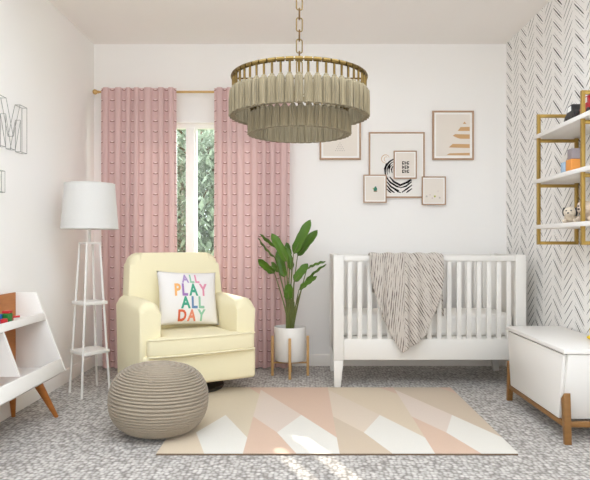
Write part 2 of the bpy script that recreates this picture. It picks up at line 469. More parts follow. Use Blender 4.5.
for (xa, ya), (xb, yb) in (((RX0,RY0),(RX1,RY0)),((RX1,RY0),(RX1,RY1)),((RX1,RY1),(RX0,RY1)),((RX0,RY1),(RX0,RY0))):
    vs = [b.verts.new(V(xa,ya,rz)), b.verts.new(V(xa,ya,0)), b.verts.new(V(xb,yb,0)), b.verts.new(V(xb,yb,rz))]
    b.faces.new(vs).material_index = len(names)
o = obj('rug', b, rmats, sharp=10)
tag(o, 'flat beige, blush and white geometric patterned rug on the grey carpet', 'rug')

# ================================================================== CRIB
cx0, cx1, cy0, cy1, cz = .218, 1.555, 4.227, 4.84, .922
crib = thing('crib', 'white slatted baby crib standing against the back wall', 'crib', ((cx0+cx1)/2, (cy0+cy1)/2, 0))
for x, s in ((cx0, 1), (cx1, -1)):
    for y, t in ((cy0, 1), (cy1, -1)):
        b = new(); w = .072; d_ = .05
        xa, xb = (x, x+s*w) ; ya, yb = (y, y+t*d_)
        X0, X1 = min(xa, xb), max(xa, xb); Y0, Y1 = min(ya, yb), max(ya, yb)
        box(b, X0, X1, Y0, Y1, .19, cz, .004)
        # tapering foot: outer edge straight, inner edge drawn in
        xi = x+s*w; xo = x+s*.006; xf = x+s*.05
        prism(b, sorted([(xo, 0), (xf, 0), (xi-s*.002, .19), (x+s*.002, .19)], key=lambda p_: math.atan2(p_[1]-.1, p_[0]-(x+s*.035))), 'y', Y0+.002, Y1-.006, .003)
        obj('leg', b, M['cribwhite'], crib, world=True)
for x, s in ((cx0, 1), (cx1, -1)):
    b = new(); xa, xb = x+s*.012, x+s*.034
    box(b, min(xa,xb), max(xa,xb), cy0+.05, cy1-.05, .19, cz-.045, .002)
    for k in range(5):       # shallow battens on the end panel
        yy = cy0+.1+k*.102; xc = x+s*.038
        box(b, min(xb,xc), max(xb,xc), yy, yy+.03, .33, cz-.07, .0015)
    box(b, min(x,x+s*.045), max(x,x+s*.045), cy0+.05, cy1-.05, cz-.045, cz, .004)
    obj('end_panel', b, M['cribwhite'], crib, world=True)
slat_me = None
for y, nm in ((cy0+.006, 'front'), (cy1-.042, 'back')):
    b = new(); box(b, cx0+.072, cx1-.072, y, y+.036, cz-.044, cz-.004, .006, 3); obj('top_rail', b, M['cribwhite'], crib, world=True)
    b = new(); box(b, cx0+.072, cx1-.072, y+.004, y+.032, .192, .338, .004); obj('bottom_rail', b, M['cribwhite'], crib, world=True)
    ns = 17; pitch = (cx1-cx0-.144)/(ns+.25)
    for k in range(ns):
        xm = cx0+.072+pitch*(k+.62)
        if slat_me is None:
            b = new(); box(b, -.016, .016, -.008, .008, .0, cz-.044-.338+.008, .003); o = obj('slat', b, M['cribwhite'], crib)
            slat_me = o
        else: o = dup(slat_me, crib)
        o.location = (xm-crib.location.x, y+.018-crib.location.y, .334)
b = new(); box(b, cx0+.04, cx1-.04, cy0+.05, cy1-.05, .30, .34, .003)
obj('mattress_base', b, M['cribwhite'], crib, world=True)
b = new(); box(b, cx0+.05, cx1-.05, cy0+.112, cy1-.06, .341, .50, .035, 4)
o = obj('crib_mattress', b, M['sheet']); tag(o, 'white sheeted mattress lying inside the slatted crib', 'mattress')

# blanket draped over the front rail
PXS = [369.6, 372, 374.8, 379, 383, 389, 395, 402, 409, 417, 425, 433, 437, 440, 442.6]
BOT = [268, 282, 293, 307, 318, 331, 342, 352, 346.5, 341, 335, 314, 302, 291, 276]
def interp(x, xs, ys):
    for i in range(len(xs)-1):
        if x <= xs[i+1]:
            w = (x-xs[i])/(xs[i+1]-xs[i]); return ys[i]*(1-w)+ys[i+1]*w
    return ys[-1]
sc = F/4.21
def X_of(px): return (px-CX)/sc
def Z_of(py): return CZ-(py-CY)/sc
YFr, YBk = cy0-.012, cy0+.056      # in front of / behind the rail
def blank(u, v):
    px = 369.6+u*73.
    x = X_of(px); zt = cz+.012; zb = Z_of(interp(px, PXS, BOT))
    # v: 0 outside hem .. .72 rail front .. .8 rail back .. 1 inside hem
    fold = .020*math.sin(u*27+1)+.036*math.sin(u*12+3)
    if v < .72:
        w = v/.72; z = zb+(zt-.012-zb)*w
        dep = (1-w)*.6+.25
        y = YFr-.010-abs(fold)*dep
        if px > 404: y -= .016*min(1, (px-404)/2.)*(1-w*.6)       # right half folded over the left
        x += (1-w)*.0
    elif v < .80:
        w = (v-.72)/.08; y = YFr-.010+(YBk+.008-YFr+.010)*w-abs(fold)*.25*(1-w); z = zt-.012*abs(2*w-1)**2+.004*math.sin(u*30)
    else:
        w = (v-.80)/.20; zin = Z_of(292)*(1-u)+Z_of(318)*u
        y = YBk+.008+.012*w+abs(fold)*w*.5; z = (zt-.012)+(zin-zt+.012)*w; x += .035*w*u
    return V(x, y, z)
def blank_uv(u, v):
    P_ = blank(u, v)
    if 369.6+u*73. <= 404: return (P_.x-.10*(P_.z), P_.z)
    return ((P_.x*.80+P_.z*.50), P_.z*.8-P_.x*.5+3)
b = new(); grid(b, blank, 96, 100, blank_uv)
o = obj('blanket', b, M['blanket'], sharp=None)
for pl in o.data.polygons: pl.use_smooth = True
md = o.modifiers.new('thickness', 'SOLIDIFY'); md.thickness = .006; md.offset = 0
tag(o, 'beige knitted throw blanket with brown dashes draped over the crib rail', 'blanket')

# ================================================================== ARMCHAIR
ch = thing('armchair', 'cream upholstered nursery glider armchair in front of the window', 'armchair', (-.806, 4.233, 0), R(30))
b = new(); lathe(b, [(.26,.0095),(.265,.02),(.26,.03),(.06,.036),(.055,.11)], 40); obj('swivel_base', b, M['black'], ch)
b = new(); box(b, -.385, .38, -.335, .33, .095, .30, .025, 4); obj('base', b, M['cream'], ch)
for s in (-1, 1):
    # arm: rounded over the top, front face softly rounded
    b = new(); w0, w1 = (.25, .385) if s > 0 else (.268, .403); k = 10; pr = []
    rr = (w1-w0)/2+.004
    prof = [(w0, .1), (w0, .645-rr)] + [((w0+w1)/2-rr*math.cos(PI*i/k), .645-rr+rr*math.sin(PI*i/k)) for i in range(1, k)] + [(w1, .645-rr), (w1, .1)]
    prism(b, [(s*p_[0], p_[1]) for p_ in prof], 'y', -.305, .31)
    es = [e for e in b.edges if abs(e.verts[0].co.y-e.verts[1].co.y) < 1e-6]
    bmesh.ops.bevel(b, geom=es, offset=.048, segments=6, profile=.5, affect='EDGES')
    # round the arm down at its front
    for v_ in b.verts:
        fr_ = max(0, (-.12-v_.co.y)/.185)
        if v_.co.z > .45: v_.co.z -= .018*fr_*fr_
    obj('arm', b, M['cream'], ch, sharp=50)
# back: tapered, round-cornered, reclined
b = new(); k = 8; hw_b, hw_t, z0, z1, rr = .385, .328, .20, .935, .085
pts = [(-hw_b, z0), (hw_b, z0)]
pts += [(hw_t-rr+rr*math.cos(PI/2*i/k), z1-rr+rr*math.sin(PI/2*i/k)) for i in range(k+1)]
pts += [(-hw_t+rr-rr*math.sin(PI/2*i/k), z1-rr+rr*math.cos(PI/2*i/k)) for i in range(k+1)]
prism(b, pts, 'y', -.085, .085)
es = [e for e in b.edges if abs(e.verts[0].co.y-e.verts[1].co.y) < 1e-6]
bmesh.ops.bevel(b, geom=es, offset=.05, segments=5, profile=.5, affect='EDGES')
for v_ in b.verts: v_.co.y += .17+(v_.co.z-.2)*.145; v_.co.x -= .012
obj('back', b, M['cream'], ch, sharp=50)
# seat cushion, T-shaped at the front
b = new()
T_ = [(-.232,.14),(-.232,-.262),(-.362,-.262),(-.366,-.35),(-.30,-.362),(0,-.372),(.30,-.362),(.366,-.35),(.362,-.262),(.232,-.262),(.232,.14)]
prism(b, T_, 'z', .292, .408, .022, 4)
for v_ in b.verts:
    if v_.co.z > .36: v_.co.z += .022*max(0, 1-(v_.co.x/.3)**2)*max(0, 1-((v_.co.y+.1)/.27)**2)
cu = obj('seat_cushion', b, M['cream'], ch, sharp=50)
for z_ in (.403, .297):
    b = new(); tube(b, [(x_*.992, y_+.001, z_) for x_, y_ in T_[3:8]], .0055, 8); obj('piping', b, M['pipe'], cu)

# pillow leaning on the back
def pil_half(x, y, sgn, hw, hh, th):
    ax, ay = abs(x), abs(y)
    e = max(0, (1-ax**2.6))**.62*max(0, (1-ay**2.6))**.62
    px = x*hw*(1-.055*(1-ay**2)*ax**3+.0); py = y*hh*(1-.055*(1-ax**2)*ay**3)
    return V(px, py, sgn*th*e)
hw, hh, th = .218, .192, .068
pil = thing('throw_pillow', 'white square throw pillow with rainbow lettering on the cream armchair', 'pillow')
Mp = ch.matrix_basis @ Matrix.Translation((.022, -.012, .436)) @ Matrix.Rotation(R(3), 4, 'Y') @ Matrix.Rotation(R(90-17), 4, 'X') @ Matrix.Translation((0, hh*.99, 0))
pil.matrix_basis = Mp
b = new(); N_ = 26
ff = grid(b, lambda u, v: pil_half(2*u-1, 2*v-1, 1, hw, hh, th), N_, N_)
fb = grid(b, lambda u, v: pil_half(2*u-1, 2*v-1, -1, hw, hh, th), N_, N_)
bmesh.ops.remove_doubles(b, verts=b.verts, dist=.0004)
obj('cover', b, M['pillow'], pil, sharp=None)
for pl in pil.children[0].data.polygons: pl.use_smooth = True
def text_bm(bm, s, size, cx, cy, sx, mats_cycle, off=.035, fn=None):
    """lettering as filled outlines; every letter takes the next colour"""
    wtot = []; metas = []
    for c in s:
        cu_ = bpy.data.curves.new('t', 'FONT'); cu_.body = c; cu_.size = size; cu_.offset = off*size; cu_.resolution_u = 3
        to = bpy.data.objects.new('t', cu_); COL.objects.link(to)
        dg = bpy.context.evaluated_depsgraph_get(); me = bpy.data.meshes.new_from_object(to.evaluated_get(dg))
        metas.append(me); bpy.data.objects.remove(to); bpy.data.curves.remove(cu_)
        xs = [v.co.x for v in me.vertices]; wtot.append((min(xs), max(xs)))
    gap = .07*size; tot = sum((b_-a_)*sx for a_, b_ in wtot)+gap*(len(s)-1); x = cx-tot/2
    for me, (a_, b_), mi in zip(metas, wtot, mats_cycle):
        t = new(); t.from_mesh(me); bpy.data.meshes.remove(me)
        bmesh.ops.triangulate(t, faces=t.faces)
        bmesh.ops.subdivide_edges(t, edges=[e for e in t.edges if e.calc_length() > size*.25], cuts=1)
        for v_ in t.verts: v_.co = V(x+(v_.co.x-a_)*sx, cy+v_.co.y, 0)
        for v_ in t.verts: v_.co = fn(v_.co.x, v_.co.y)
        vm = {v_: bm.verts.new(v_.co) for v_ in t.verts}
        for f_ in t.faces:
            try: bm.faces.new([vm[v_] for v_ in f_.verts]).material_index = mi
            except ValueError: pass
        t.free(); x += (b_-a_)*sx+gap
tm = [col('ink_lilac', (176,150,196)), col('ink_sage', (142,190,160)), col('ink_rose', (222,146,170)), col('ink_coral', (226,140,110)),
      col('ink_plum', (160,120,180)), col('ink_teal', (64,158,128)), col('ink_slate', (96,130,170)), col('ink_rust', (206,98,62)), col('ink_amber', (232,172,100))]
def on_pillow(x, y):
    P_ = pil_half(x/hw, y/hh, 1, hw, hh, th); return V(x, y, P_.z+.0022)
b = new()
text_bm(b, 'ALL', .085, .004, .098, .80, [0,1,2], fn=on_pillow)
text_bm(b, 'PLAY', .118, .004, .006, .72, [8,4,5,2], fn=on_pillow)
text_bm(b, 'ALL', .112, .008, -.082, .80, [5,6,1], fn=on_pillow)
text_bm(b, 'DAY', .103, .004, -.166, .80, [7,3,1], fn=on_pillow)
o = obj('lettering', b, tm, pil, sharp=None); o['label'] = 'rainbow coloured words ALL PLAY ALL DAY'

# ================================================================== POUF
b = new(); prof = []; nr = 35; Rp, Hp = .255, .360
npt = nr*7
for i in range(npt+1):
    a = -PI/2+PI*i/npt
    ca, sa = math.cos(a), math.sin(a)
    r = Rp*abs(ca)**.62; z = Hp/2+Hp/2*(abs(sa)**.92)*(1 if sa >= 0 else -1)
    rid = .010*abs(math.sin(PI*nr*i/npt))**.55-.006
    n_ = V(ca/Rp, sa/(Hp/2)).normalized() if False else (ca, sa)
    prof.append((max(.0008, r+rid*n_[0]*1.4), z+rid*n_[1]))
zmin = min(z for r, z in prof); prof = [(r, max(z-zmin, 0)) for r, z in prof]
lathe(b, prof, 72)
bmesh.ops.rotate(b, verts=b.verts, cent=(0,0,.18), matrix=Matrix.Rotation(R(2.2), 3, 'Y'))
zm = min(v_.co.z for v_ in b.verts)
for v_ in b.verts: v_.co.z = max(v_.co.z, zm+.011)-zm-.011+.010
bmesh.ops.translate(b, verts=b.verts, vec=(-.757, 3.225, 0))
o = obj('pouf', b, M['pouf'], sharp=None)
for pl in o.data.polygons: pl.use_smooth = True
tag(o, 'round taupe knitted cord pouf on the carpet before the armchair', 'pouf')

# ================================================================== FLOOR LAMP
lp = thing('floor_lamp', 'white tray floor lamp with drum shade in the left corner', 'floor lamp', (-1.43, 4.11, 0), R(-86))
def corner(k, r, q=None): return V(r*math.cos(k*PI/2), (q or r)*math.sin(k*PI/2), 0)
ztop = 1.01
for k in range(4):
    b = new(); p0 = corner(k, .185, .132); p1 = corner(k, .066); p1.z = ztop
    tube(b, [p0, p1], 0, sq=(.006,.006)); obj('leg', b, M['lampwhite'], lp)
b = new()
for k in range(4):
    a, c = corner(k, .066), corner(k+1, .066); a.z = c.z = ztop-.006
    tube(b, [a, c], 0, sq=(.006,.006))
for k in range(2):
    a, c = corner(k, .066), corner(k+2, .066); a.z = c.z = ztop-.006
    tube(b, [a, c], 0, sq=(.006,.006))
obj('top_frame', b, M['lampwhite'], lp)
for z, r, q_ in ((.29, .152, .126), (.616, .118, .113)):
    b = new(); c_ = [corner(k, r, q_) for k in range(4)]
    prism(b, [(p_.x*1.06, p_.y*1.06) for p_ in c_], 'z', z-.022, z, .003)
    obj('tray_shelf', b, M['lampwhite'], lp)
b = new(); tube(b, [(0,0,ztop-.01),(0,0,1.20)], .009, 12); lathe(b, [(.02,1.20),(.02,1.25),(.012,1.26)], 16); obj('stem', b, M['lampwhite'], lp)
b = new(); zb, zt_, r0, r1 = 1.098, 1.405, .186, .163
lathe(b, [(r0,zb),(r1,zt_),(r1-.004,zt_),(r0-.004,zb),(r0,zb)], 56, caps=False)
sh = obj('shade', b, M['shade'], lp, sharp=60)
for r_, z_ in ((r0, zb+.004), (r1, zt_-.004)):
    b = new(); tube(b, [(r_*math.cos(2*PI*i/56), r_*math.sin(2*PI*i/56), z_) for i in range(56)], .003, 6, True)
    obj('trim_ring', b, M['shade'], sh)
b = new()
for k in range(3):
    a = 2*PI*k/3+.4; tube(b, [(0,0,1.25),(r1*.99*math.cos(a), r1*.99*math.sin(a), zt_-.03)], .003, 6)
obj('spider', b, M['lampwhite'], sh)
b = new(); ball(b, (0,0,1.30), .03, .03, .042, 16); obj('bulb', b, M['mat'], lp)

# ================================================================== PLANT AND STAND
px_, py_ = -.09, 4.625
st = thing('plant_stand', 'wooden four legged plant stand holding the white pot', 'plant stand', (px_, py_, 0))
for k in range(4):
    a = k*PI/2; b = new(); x, y = .134*math.cos(a), .134*math.sin(a)
    box(b, x-.010, x+.010, y-.010, y+.010, 0, .302, .003); obj('leg', b, M['oak'], st)
for k in range(2):
    b = new(); dz = .0 if k == 0 else .012
    if k == 0: box(b, -.126, .126, -.008, .008, .093, .105, .002)
    else: box(b, -.008, .008, -.126, .126, .105, .117, .002)
    obj('cross_bar', b, M['oak'], st)
pp = thing('potted_plant', 'bird of paradise plant in a white pot between curtain and crib', 'plant', (px_, py_, .118))
b = new(); lathe(b, [(.02,0),(.108,0),(.117,.008),(.1225,.25),(.119,.255),(.114,.25),(.112,.225)], 48, caps=False)
b.faces.new([v_ for v_ in b.verts][:48][::-1]); obj('pot', b, M['white'], pp, sharp=50)
b = new(); lathe(b, [(.113,.222),(.06,.230),(.002,.232)], 32); obj('soil', b, M['soil'], pp)
leaves = [ # base px, tip px, half width, dy base, dy tip, facing
 ((293.5,254),(310.5,219.5),.036,0,-.04,.25),((297.5,256),(317.5,230),.034,.05,.06,.4),((287.5,262),(271.5,233.3),.034,-.06,-.10,-.3),
 ((283,251),(260.0,234),.020,.04,.08,.9),((275,258),(258,237.7),.016,.08,.12,1.1),((274.5,273.5),(258.2,259),.030,-.05,-.12,.5),
 ((290,256),(286.5,242.5),.022,.09,.10,.3),((284.5,277.5),(277.5,250),.030,.03,.04,.2),((294,281.5),(308,263.5),.032,-.07,-.09,.4),
 ((307,268.5),(325.5,261.5),.017,.0,-.05,1.0),((304,283),(326.3,264.2),.015,.08,.10,.9),((299,289.5),(317,276.3),.024,-.08,-.14,.7),
 ((288,300),(289,283.5),.031,-.09,-.12,.1),((279.5,272),(271.5,262),.020,.07,.10,.5),((291.5,270),(286,247),.028,.0,.02,-.5)]
rl = random.Random(4)
for (bx, by), (tx, ty), w, d0, d1, face in leaves:
    B_ = at(bx, by, py_+d0); T2 = at(tx, ty, py_+d1)
    L = (T2-B_).length; d = (T2-B_).normalized()
    cam = (V(0,0,CZ)-B_).normalized(); side = d.cross(cam).normalized(); nrm = side.cross(d).normalized()
    side = (side*math.cos(face)+nrm*math.sin(face)).normalized(); nrm = side.cross(d).normalized()
    if nrm.y > 0: nrm = -nrm
    b = new(); n1, n2 = 16, 6
    def blade(u, v):
        t = u; s = 2*v-1
        wd = w*(min(1, t/.16)**.6 if t < .16 else 1)*(1-max(0, (t-.62)/.38)**3.2)
        bend = .05*L*(4*t*(1-t))
        return B_+d*(L*t)+side*(s*wd)+nrm*(bend-(1-abs(s))*wd*.28+.004*math.sin(t*23+s*3)*abs(s))
    grid(b, blade, n1, n2); bmesh.ops.remove_doubles(b, verts=b.verts, dist=.0002)
    # a little thickness
    lf = obj('leaf', b, M['leaf'], pp, sharp=None, world=True)
    for pl in lf.data.polygons: pl.use_smooth = True
    md = lf.modifiers.new('t', 'SOLIDIFY'); md.thickness = .0016; md.offset = 0
    b = new()
    s0 = V(px_+rl.uniform(-.03,.03), py_+rl.uniform(-.03,.03), .118+.225)
    mid = s0.lerp(B_, .5); mid.x = s0.x+(B_.x-s0.x)*.38; mid.y = s0.y+(B_.y-s0.y)*.4
    pts = []
    for i in range(11):
        t = i/10; pts.append(s0*(1-t)**2+mid*2*t*(1-t)+B_*t*t)
    pts += [B_+d*(L*.45)+nrm*(.05*L*.99-.002-w*.28), B_+d*(L*.9)+nrm*(.05*L*.36-.004-w*.1)]
    tube(b, pts, [.0075-.0004*i*1.1 for i in range(11)]+[.002,.0008], 8)
    obj('stalk', b, M['stem'], lf).data.transform(pw(lf).inverted())
b = new()
for k in range(6):
    a = k*1.05; x, y = px_+.018*math.cos(a), py_+.018*math.sin(a)
    tube(b, [(x,y,.34),(x+.006*math.cos(a),y+.006*math.sin(a),.45),(x+.012*math.cos(a),y+.012*math.sin(a),.56)], [.014,.010,.004], 8)
obj('stem', b, M['stem'], pp, world=True)

# ================================================================== TOY CHEST
tx0, tx1, ty0, ty1 = 1.306, 1.655, 3.035, 3.905
tc = thing('toy_chest', 'white toy chest on walnut legs along the patterned wall', 'toy chest', ((tx0+tx1)/2, (ty0+ty1)/2, 0))
b = new()
prism(b, [(ty0+.072,.108),(ty1-.072,.108),(ty1-.003,.448),(ty0+.003,.448)], 'x', tx0+.02, tx1, .003); obj('body', b, M['white'], tc, world=True)
b = new(); box(b, tx0-.004, tx1, ty0-.004, ty1+.004, .452, .474, .003); obj('lid', b, M['white'], tc, world=True)
b = new()
prism(b, [(ty0+.078,.112),(ty1-.078,.112),(ty1-.022,.445),(ty0+.022,.445)], 'x', tx0+.002, tx0+.019, .003); obj('front_panel', b, M['white'], tc, world=True)
b = new(); box(b, tx0+.012, tx0+.030, ty0+.02, ty1-.02, .446, .4525); obj('slot_shade_bar', b, M['black'], tc, world=True)  # solid black bar, standing in for the shade in the gap under the lid
for y, s in ((ty0, 1), (ty1, -1)):
    for x in (tx0+.002, tx1-.038):
        b = new(); ya, yb = y-s*.004, y+s*.026
        prism(b, [(ya+0.0, 0), (yb-s*.006, 0), (yb+s*.022, .22), (ya+s*.016, .255)] if s > 0 else [(yb-s*.006, 0), (ya, 0), (ya+s*.016, .255), (yb+s*.022, .22)], 'x', x, x+.034, .002)
        obj('leg', b, M['walnut'], tc, world=True)
b = new(); box(b, tx0+.006, tx0+.03, ty0+.02, ty1-.02, 0.080, .107, .002); obj('rail', b, M['walnut'], tc, world=True)
b = new(); box(b, tx1-.034, tx1-.01, ty0+.02, ty1-.02, 0.080, .107, .002); obj('rail', b, M['walnut'], tc, world=True)
for y in (ty0+.022, ty1-.046):
    b = new(); box(b, tx0+.03, tx1-.034, y, y+.024, 0.080, .107, .002); obj('cross_rail', b, M['walnut'], tc, world=True)
# yellow toy at the edge of the picture
yt = thing('toy_duck', 'bright yellow toy duck sitting on the toy chest by the wall', 'toy', (1.618, 3.345, .474))
b = new(); ball(b, (0,0,.045), .034, .05, .045); obj('body', b, col('yellow_vinyl', (232,196,40), .4), yt)
b = new(); ball(b, (0,-.015,.118), .030, .032, .032); hd = obj('head', b, M['yellow_vinyl'], yt)
b = new(); ball(b, (-.002,-.05,.112), .014, .016, .005); obj('beak', b, col('orange_vinyl', (226,130,30), .4), hd)
b = new(); ball(b, (-.022,.005,.012), .030, .034, .012); obj('foot', b, M['yellow_vinyl'], yt)

# ================================================================== WALL SHELF
sx0, sx1, sy0, sy1, sz0, sz1 = 1.427, 1.665, 3.10, 3.68, 1.005, 1.770
ws = thing('wall_shelf', 'gold framed wall shelf unit with three white boards on patterned wall', 'wall shelf', (1.66, (sy0+sy1)/2, sz0))
tw = .0095
for y in (sy0, sy1):
    b = new()
    box(b, sx0-tw, sx0+tw, y-tw, y+tw, sz0-tw, sz1+tw, .001); box(b, sx1-2*tw, sx1, y-tw, y+tw, sz0-tw, sz1+tw, .001)
    for z in (sz0, sz1, 1.361-.012, 1.632-.012): box(b, sx0+tw, sx1-2*tw, y-tw, y+tw, z-tw, z+tw, .001)
    obj('end_frame', b, M['gold'], ws, world=True)
for z in (1.086, 1.361, 1.632):
    b = new(); box(b, sx0-.012, sx1, sy0-.25, sy1+.06, z+.004, z+.028, .002)
    obj('board', b, M['white'], ws, world=True)
Z1, Z2, Z3 = 1.086+.0285, 1.361+.0285, 1.632+.0285
# things on the boards; the toy cars stand in for toy figures
def standin_car(name, label, m_, x, y, z, s, rz):
    t = thing(name, label, 'toy', (x, y, z), rz)
    b = new(); prism(b, [(-.05*s,.014*s),(.05*s,.014*s),(.052*s,.038*s),(.032*s,.046*s),(.018*s,.078*s),(-.026*s,.080*s),(-.044*s,.050*s),(-.053*s,.044*s)], 'x', -.026*s, .026*s, .006*s, 3); obj('body', b, m_, t)
    b = new(); prism(b, [(-.020*s,.052*s),(.016*s,.050*s),(.009*s,.070*s),(-.018*s,.072*s)], 'x', -.0275*s, .0275*s); obj('window', b, M['mat'], t)
    for yy in (-.03*s, .03*s):
        for xx in (-.024*s, .024*s):
            b = new(); lathe(b, [(.004*s,-.006*s),(.014*s,-.006*s),(.015*s,0),(.014*s,.006*s),(.004*s,.006*s)], 16)
            bmesh.ops.rotate(b, verts=b.verts, cent=(0,0,0), matrix=Matrix.Rotation(PI/2, 3, 'Y')); bmesh.ops.translate(b, verts=b.verts, vec=(xx, yy, .015*s)); obj('wheel', b, M['black'], t)
standin_car('standin_toy_car', 'rounded black toy car with white windows, standing in for a toy figure on the top wall shelf', M['black'], 1.505, 3.36, Z3, 1.3, R(0))
standin_car('standin_toy_car', 'red toy car with white windows, standing in for a toy figure on the top wall shelf', col('red_paint', (190,36,48), .35), 1.495, 3.15, Z3, 1.3, R(0))
b = new(); tube(b, [(1.447,3.44,Z3+.006),(1.452,3.32,Z3+.006)], .006, 10); tube(b, [(1.447,3.475,Z3+.005),(1.447,3.455,Z3+.005)], .005, 8)
tag(obj('toy_stick', b, M['black']), 'thin black toy stick lying at the top shelf edge', 'toy')
def block(name, label, m_, x0, x1, y0, y1, z0, z1, group=None, bev=.004):
    b = new(); box(b, x0, x1, y0, y1, z0, z1, bev, 3)
    return tag(obj(name, b, m_), label, 'toy block', group)
block('storage_block', 'orange square block on the middle wall shelf under a grey one', col('orange_paint', (222,146,66)), 1.452, 1.522, 3.29, 3.36, Z2, 1.460)
block('storage_block', 'grey square block stacked upon the orange block on shelf', col('grey_paint', (150,140,142)), 1.458, 1.524, 3.29, 3.355, 1.4605, 1.517)
block('storage_block', 'pale blue block behind the orange block on middle shelf', col('blue_paint', (160,184,206)), 1.462, 1.522, 3.40, 3.45, Z2, 1.458)
def plush(label, x, y, z, s, rz, mbody, mear):
    t = thing('plush_dog', label, 'plush toy', (x, y, z), rz)
    b = new(); ball(b, (0,0,.030*s), .038*s, .062*s, .030*s); ball(b, (-.026*s,-.045*s,.012*s), .013*s, .03*s, .012*s); ball(b, (.026*s,-.045*s,.012*s), .013*s, .03*s, .012*s)
    obj('body', b, mbody, t)
    b = new(); ball(b, (0,-.052*s,.056*s), .032*s, .034*s, .030*s); ball(b, (0,-.08*s,.048*s), .016*s, .018*s, .013*s); h_ = obj('head', b, mbody, t)
    for k in (-1, 1):
        b = new(); ball(b, (k*.030*s,-.046*s,.060*s), .009*s, .016*s, .024*s); obj('ear', b, mear, h_)
    b = new(); ball(b, (0,-.097*s,.051*s), .006*s, .004*s, .004*s, 10)
    for k in (-1, 1): ball(b, (k*.012*s,-.082*s,.064*s), .004*s, seg=10)
    obj('eyes_and_nose', b, M['black'], h_)
    b = new(); tube(b, [(0,.055*s,.03*s),(0.01*s,.078*s,.04*s),(.015*s,.085*s,.06*s)], [.009*s,.008*s,.005*s], 8); obj('tail', b, mbody, t)
M['beigeplush'] = fabric('beige_plush', (216,202,182), 1., 150, .1, .8); M['taupeplush'] = fabric('taupe_plush', (196,178,160), 1., 150, .1, .8)
plush('small beige plush dog with black ears lying on the bottom wall shelf', 1.505, 3.40, Z1, 1.05, R(-35), M['beigeplush'], M['black'])
plush('taupe plush dog sitting nearer on the bottom wall shelf', 1.515, 3.17, Z1, 1.25, R(-60), M['taupeplush'], M['taupeplush'])

# ================================================================== PICTURES
def picture(px0, py0, px1, py1, label, Yb=4.998, depth=.022, fw=.014, mount=.016, paper='paper'):
    Yf = Yb-depth; A = at(px0, py0, Yf); B_ = at(px1, py1, Yf)
    x0, x1, z0, z1 = A.x, B_.x, B_.z, A.z
    t = thing('picture_frame', label, 'picture', ((x0+x1)/2, Yb, z0))
    b = new()
    box(b, x0, x0+fw, Yf, Yb, z0, z1, .0015); box(b, x1-fw, x1, Yf, Yb, z0, z1, .0015)
    box(b, x0+fw, x1-fw, Yf, Yb, z1-fw, z1, .0015); box(b, x0+fw, x1-fw, Yf, Yb, z0, z0+fw, .0015)
    obj('frame', b, M['frame'], t, world=True)
    b = new(); box(b, x0+fw, x1-fw, Yf+.006, Yb-.002, z0+fw, z1-fw); mo = obj('mount', b, M['mat'], t, world=True)
    b = new(); e = fw+mount; box(b, x0+e, x1-e, Yf+.0048, Yf+.007, z0+e, z1-e); obj('print', b, M[paper], t, world=True)
    return t, Yf+.0042
def flat(t, name, polys, yy, mats):
    """printed shapes: polygons given in photo coordinates on the print's plane"""
    b = new()
    for pts, mi in polys:
        q = [at(x, y, yy) for x, y in pts]
        A = [b.verts.new(p_) for p_ in q]; f_ = b.faces.new(A); f_.material_index = mi
        C_ = [b.verts.new(p_+V(0,.0005,0)) for p_ in q]
        for i in range(len(A)): b.faces.new((A[i], A[(i+1) % len(A)], C_[(i+1) % len(A)], C_[i])).material_index = mi
    return obj(name, b, mats, t, sharp=10, world=True)
def disc(x, y, r, k=10, rx=None): return [(x+(rx or r)*math.cos(2*PI*i/k), y+r*math.sin(2*PI*i/k)) for i in range(k)]
# dotted print partly behind the chandelier
t, yy = picture(319.6, 110.5, 361, 159.6, 'framed print with faint grey dots, partly hidden behind the chandelier')
pl_ = []
for r_, row in enumerate((1, 2, 3, 4, 5)):
    for k in range(row): pl_.append((disc(340+(k-(row-1)/2)*2.2, 143+r_*1.9, .55, 6), 0))
flat(t, 'dots', pl_, yy, [M['inkgrey']])
# tan layered print
t, yy = picture(432.6, 110.6, 474.0, 159.8, 'framed print of stacked tan shapes, the upper right picture on the wall')
def c8(x, y): return (425+x/7.38, 100+y/7.38)
flat(t, 'shapes', [([c8(*p_) for p_ in q], 0) for q in (
  [(278,176),(292,160),(306,176)], [(242,228),(262,200),(330,198),(330,228)], [(205,264),(222,252),(330,254),(330,286),(262,286),(240,280)],
  [(175,350),(205,324),(330,326),(330,354),(240,352)], [(158,406),(180,394),(330,390),(330,408)])], yy, [M['tan']])
# large tiger drawing
t, yy = picture(368.9, 132.0, 424.8, 197.8, 'large framed line drawing of a tiger behind the smaller pictures', fw=.012, mount=.008, paper='paperwhite')
def c4(x, y): return (362+x/6.15, 128+y/6.15)
def stroke(pts, w):
    """a brush stroke: tapering band through points"""
    L_, R_ = [], []
    k = len(pts)
    for i, (x, y) in enumerate(pts):
        a = pts[max(i-1, 0)]; c = pts[min(i+1, k-1)]; dx, dy = c[0]-a[0], c[1]-a[1]; l_ = math.hypot(dx, dy) or 1
        ww = w*(.25+.75*math.sin(PI*(i+.3)/(k-.4)))/2
        L_.append((x-dy/l_*ww, y+dx/l_*ww)); R_.append((x+dy/l_*ww, y-dx/l_*ww))
    return L_+R_[::-1]
def arc(cx_, cy_, rx, ry, a0, a1, k=9): return [(cx_+rx*math.cos(R(a0+(a1-a0)*i/k)), cy_-ry*math.sin(R(a0+(a1-a0)*i/k))) for i in range(k+1)]
st_ = []
def S4(pts, w, mi=0): st_.append(([c4(*p_) for p_ in stroke(pts, w*(1.3 if mi == 0 else 1))], mi))
S4(arc(145, 190, 25, 26, 20, 290), 4, 1); S4(arc(150,192,14,15,60,260), 3, 1)       # ear
